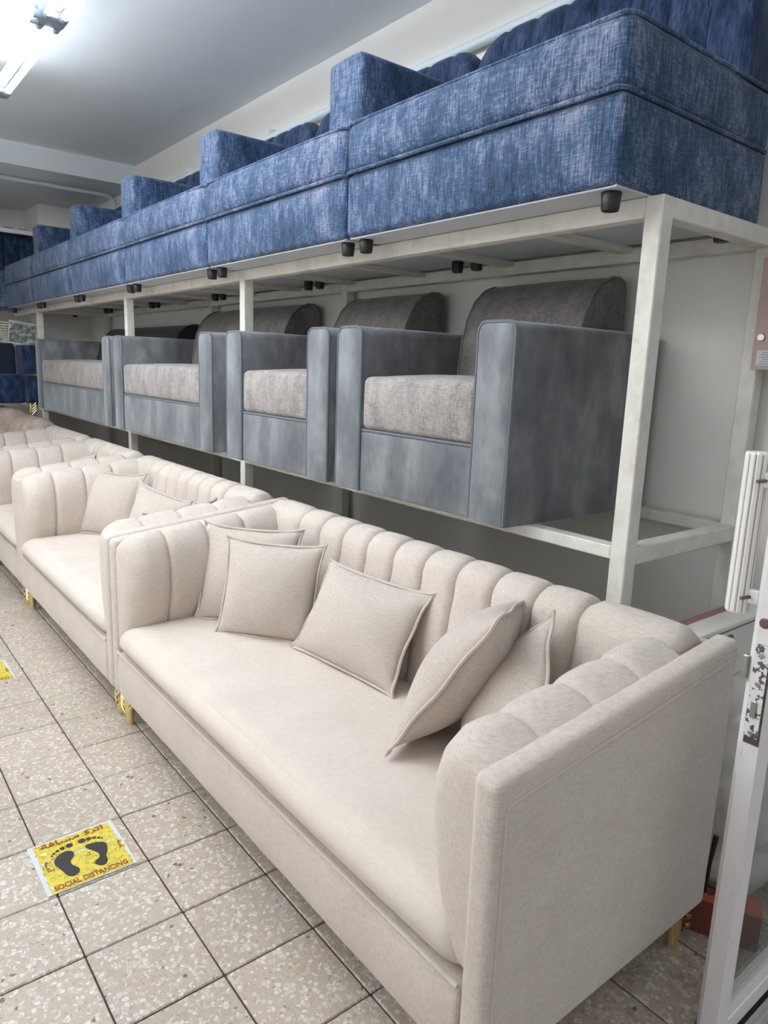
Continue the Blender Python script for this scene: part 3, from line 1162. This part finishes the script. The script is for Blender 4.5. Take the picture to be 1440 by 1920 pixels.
obj('pane', MB().box(DX + 0.2, WALLX - 0.30, -7.195, -7.165, 0.2, z1 - 0.28), 'glass', dr, 0)
obj('lock_case', MB().box(DX - 0.010, DX + 0.002, -7.268, -7.148, 2.93, 3.76, 0.003, 1), 'rust_dark', dr, 0)
pl = obj('lock_plate', MB().box(DX - 0.018, DX - 0.0095, -7.255, -7.146, 2.99, 3.76, 0.003, 1), 'plate', dr, 0)
for z in (3.68, 3.44, 3.03):
    obj('screw', MB().tube([(DX - 0.016, -7.20, z), (DX - 0.027, -7.20, z)], [0.026, 0.018], 10), 'steel', pl)
obj('latch_bolt', MB().box(DX - 0.034, DX, -7.22, -7.175, 3.16, 3.30, 0.005, 1), 'steel', pl, 0)
obj('catch', MB().box(DX - 0.01, DX + 0.06, -7.10, -7.055, 3.44, 3.64, 0.008, 1), 'steel', dr, 0)
obj('screw', MB().tube([(DX + 0.002, -7.18, 3.93), (DX - 0.012, -7.18, 3.93)], [0.045, 0.032], 12), 'rusty', dr)
# ribbed grip
gx, gy = DX + 0.06, -6.93
gm = MB()
rows = []
nr = 44
for z in (3.95, 3.965, 5.215, 5.23):
    rr = 0.082 if z in (3.95, 5.23) else 0.09
    rows.append([(gx + (rr - 0.008 * (1 if (i % 4) == 0 else 0)) * math.cos(2 * math.pi * i / nr), gy + (rr - 0.008 * (1 if (i % 4) == 0 else 0)) * math.sin(2 * math.pi * i / nr), z) for i in range(nr)])
gm.grid(rows, close_v=True).add(rows[0], [tuple(range(nr))]).add(rows[-1], [tuple(range(nr))])
grip = obj('handle_grip', gm, 'grip', dr, 20)
for i in range(0, nr, 4):
    a = 2 * math.pi * i / nr
    px, py = gx + 0.0835 * math.cos(a), gy + 0.0835 * math.sin(a)
    obj('groove', MB().tube([(px, py, 3.97), (px, py, 5.21)], 0.0035, 5), 'groove', grip)
for z in (4.10, 5.02):
    br = obj('handle_bracket', MB().box(gx - 0.03, gx + 0.05, DY1 - 0.01, gy + 0.0, z - 0.06, z + 0.06, 0.012, 1), 'door', dr, 0)
    obj('bolt', MB().tube([(DX + 0.02, -7.03, z), (DX - 0.075, -7.01, z + 0.0)], 0.014, 8), 'rusty', br)
struct('trim_2', MB().box(DX + 0.3, WALLX, -7.42, -7.30, -0.02, 0.012).box(DX + 0.3, WALLX, -7.37, -7.35, 0.0, 0.05), 'steel')

# ------------------------------------------------------------------ things behind the sofa's right end
sk = MB().soft(5.66, 7.25, -6.85, -5.42, 0.05, 2.44, 0.5, (18, 18, 22),
               lambda p, u, v, w: Vector(p) + Vector((-0.10 * math.sin(3.1 * w + 2 * v), 0.05 * math.sin(5 * w + u), 0.10 * math.sin(2.5 * u + 3 * v) * (w > 0))) - Vector((0, 0, 0)))
# sagging folds
for p in sk.v:
    f = (abs(math.sin(p.z * 2.6 + p.y * 1.7 + 0.8 * math.sin(p.y * 4 + p.z))) ** 0.5 - 0.6) * 0.13 + 0.02 * math.sin(p.z * 13 + 6 * p.y)
    p.x += f
    p.y += f * 0.5
bag = N('white_polythene')
fw_ = bag.noise(9, 5, 0.65)
bag.bump(fw_, 0.6, 0.02)
M['bag'] = bag.done(srgb(226, 222, 215), 0.4)
tag(obj('wrapped_cushion', sk, 'bag', at=(6.3, -6.1, 0.0), smooth=70), 'bulky white plastic-wrapped cushion bundle behind the right end of the nearest sofa', 'bundle')
wbx = thing('cardboard_box', (6.3, -5.9, 2.8), 'pale grey printed carton with handle slot on top of the wrapped bundle', 'box')
M['carton'] = plain('pale_grey_carton', srgb(222, 219, 212), 0.7)
M['carton_print'] = plain('grey_print', srgb(110, 108, 112), 0.7)
M['carton_hole'] = plain('dark_slot', srgb(120, 112, 116), 0.8)
M['maroon'] = plain('maroon_carton', srgb(176, 126, 134), 0.7)
obj('carton', MB().box(5.42, 7.1, -6.02, -5.74, 2.50, 3.14, 0.01, 1), 'carton', wbx, 0)
obj('handle_slot', MB().prism([(p[0], p[1]) for p in arc(6.10, 2.97, 0.055, -90, 90, 6) + arc(5.86, 2.97, 0.055, 90, 270, 6)], 'y', -6.028, -6.018), 'carton_hole', wbx, 0)
mbt, _w = text_mb('UMIL', 0.17, (5.82, -6.024, 2.70), (1, 0, 0), (0, 0, 1))
obj('lettering', mbt, 'carton_print', wbx, 0)
obj('printed_line', MB().box(5.44, 7.08, -6.026, -6.018, 3.075, 3.09), 'carton_print', wbx, 0)
mr = thing('maroon_box', (6.6, -5.6, 2.5), 'maroon carton standing behind the pale grey carton on the bundle', 'box')
obj('carton', MB().box(5.6, 7.4, -5.66, -5.46, 2.50, 3.02, 0.01, 1), 'maroon', mr, 0)

# red crate with an orange torn flap
M['red'] = plain('dark_red_card', srgb(120, 58, 52), 0.7)
M['orange'] = plain('orange_card', srgb(196, 92, 60), 0.6)
rc = thing('red_carton', (5.4, -6.65, 0), 'low dark red carton with torn orange lid on the floor by the gold leg', 'box')
R_ = Matrix.Translation((5.14, -6.28, 0)) @ Matrix.Rotation(math.radians(-153), 4, 'Z')
rb = MB().box(-0.42, 0.0, 0.0, 0.78, 0.0, 0.42, 0.01, 1)
ang = math.atan2(-0.74, 0.30)
ux, uy = Vector((0.35, -0.74, 0)).normalized(), Vector((0.74, 0.35, 0)).normalized()
O_ = Vector((5.16, -6.30, 0))


def rcv(mb):
    mb.v = [O_ + ux * p.x + uy * p.y + Vector((0, 0, p.z)) for p in mb.v]
    return mb


obj('carton', rcv(MB().box(0, 0.76, 0, 0.26, 0.012, 0.40, 0.008, 1)), 'red', rc, 0)
lid = [(0, 0), (0.76, 0), (0.76, 0.27), (0.36, 0.27), (0.30, 0.10), (0.25, 0.08), (0.17, 0.27), (0.0, 0.27)]
mb = MB()
mb.add([(p[0], p[1], 0.405) for p in lid] + [(p[0], p[1], 0.425) for p in lid], [tuple(range(8))[::-1], tuple(range(8, 16))] + [(i, (i + 1) % 8, 8 + (i + 1) % 8, 8 + i) for i in range(8)])
obj('lid', rcv(mb), 'orange', rc, 0)
tag(obj('black_rod', MB().tube([(5.36, -6.44, 0.43), (5.365, -6.455, 0.8), (5.37, -6.475, 1.1)], [0.022, 0.02, 0.03], 8), 'black', at=(5.36, -6.44, 0.43)), 'thin black rod standing upright on the red carton', 'rod')

# pinkish board with label on the rear post
pb = thing('notice_board', (7.44, -5.6, 5.9), 'pinkish brown board with a white label hanging beside the rear rack post', 'board')
M['pink'] = plain('pinkish_brown_board', srgb(186, 160, 150), 0.6)
M['label_print'] = plain('label_grey', srgb(150, 150, 148), 0.7)
obj('board', MB().box(7.42, 7.46, -6.3, -5.22, 5.90, 7.2, 0.006, 1), 'pink', pb, 0)
lb = obj('paper_label', MB().box(7.412, 7.42, -5.72, -5.28, 5.95, 6.13), 'sticker_edge', pb, 0)
for k in range(6):
    obj('printed_line', MB().box(7.409, 7.412, -5.70, -5.31 - 0.02 * (k % 3), 5.965 + k * 0.027, 5.974 + k * 0.027), 'label_print', lb, 0)
obj('bolt', MB().tube([(7.42, -5.31, 6.28), (7.39, -5.31, 6.28)], [0.05, 0.04], 12), 'steel', pb)

# ------------------------------------------------------------------ the far left end of the row
M['taupe'] = mat_tweed('taupe_velvet', 1.45, 1.25)
for k, (bx_, by_, hz) in enumerate(((4.15, 20.6, 3.80), (4.50, 18.0, 3.62))):
    t = thing('taupe_tub_chair', (bx_, by_, 0), ['taupe rounded tub chair at the far left edge, beneath the blue settee', 'taupe rounded tub chair behind the farthest cream armchair'][k], 'armchair', 'taupe tub chairs')
    obj('body', MB().soft(bx_ - 0.9, bx_ + 0.55, by_ - 1.0, by_ + 1.0, 0.0, 1.9, 0.3, (4, 4, 4)), 'taupe', t)
    def roll(y, bx_=bx_, hz=hz):
        return with_normals([(bx_ - 0.75, 1.6)] + [(bx_ - 0.1 + 0.62 * math.cos(math.radians(a)), hz - 0.62 + 0.62 * math.sin(math.radians(a))) for a in (180, 150, 120, 90, 60, 30, 0)] + [(bx_ + 0.52, 1.6)])
    for q in range(5):
        obj('back_channel', channel_mb(roll, by_ - 1.0 + q * 0.4, by_ - 0.6 + q * 0.4, 0.05), 'taupe', t, 60)

ns_ = thing('navy_settee', (4.6, 20.9, 4.0), 'navy blue settee with a gold trim strip on the far end of the lower tier', 'sofa')
obj('arm', MB().soft(4.62, 5.5, 20.1, 21.4, 4.0, 6.15, 0.1, (3, 3, 5)), 'blue_back', ns_)
obj('gold_strip', MB().box(4.66, 5.2, 20.06, 20.10, 5.02, 5.10), 'gold', ns_, 0)
obj('seat', MB().soft(2.9, 4.62, 20.1, 21.4, 4.0, 5.05, 0.1, (4, 3, 4)), 'blue_back', ns_)
obj('backrest', MB().soft(2.9, 4.62, 21.2, 21.9, 4.0, 6.2, 0.15, (4, 3, 4)), 'navy', ns_)
gl_ = MB()
for k in range(4):
    gl_.tube([(4.78, 20.1, 3.55 + 0.1 * k), (4.86, 20.1, 3.6 + 0.1 * k), (4.98, 20.1, 3.75 + 0.09 * k)], 0.018, 6)
gl_.tube([(4.78, 20.1, 3.5), (4.78, 20.1, 4.0)], 0.035, 8)
obj('leg', gl_, 'gold', ns_)

# framed fabric sample boards / papers propped on the navy settee
M['paper'] = plain('newsprint', srgb(188, 186, 176), 0.8)
np_ = N('printed_poster')
q = np_.noise(1, 4, 0.7, vscale=(18, 18, 30))
M['poster'] = np_.done(np_.ramp(q, [(0.35, srgb(70, 84, 92)), (0.5, srgb(140, 142, 140)), (0.62, srgb(196, 196, 190))], 'LINEAR'), 0.6)
stk = thing('paper_stack', (4.2, 21.6, 6.2), 'stack of striped folded papers on top of the navy settee', 'paper stack')
for k in range(9):
    obj('folded_sheet', MB().box(4.2 - 0.02 * k + 0.04 * (k % 2), 4.95, 21.35, 21.85, 6.2 + 0.09 * k, 6.2 + 0.09 * k + 0.07, 0.01, 1), 'paper', stk, 0)
pst = thing('picture_sheet', (4.7, 21.2, 6.2), 'printed picture sheet leaning against the folded papers', 'picture')
mb = MB().box(-0.5, 0.5, -0.015, 0.015, 0, 0.85)
mb.move(Matrix.Translation((4.86, 21.28, 6.16)) @ Matrix.Rotation(math.radians(7), 4, 'Y'))
obj('sheet', mb, 'poster', pst, 0)
mb = MB()
for a in ((-0.5, 0.5, 0, 0.05), (-0.5, 0.5, 0.80, 0.85), (-0.5, -0.46, 0.05, 0.80), (0.46, 0.5, 0.05, 0.80)):
    mb.box(a[0], a[1], -0.022, -0.014, a[2], a[3])
mb.move(Matrix.Translation((4.86, 21.28, 6.16)) @ Matrix.Rotation(math.radians(7), 4, 'Y'))
obj('border', mb, 'sticker_edge', pst, 0)
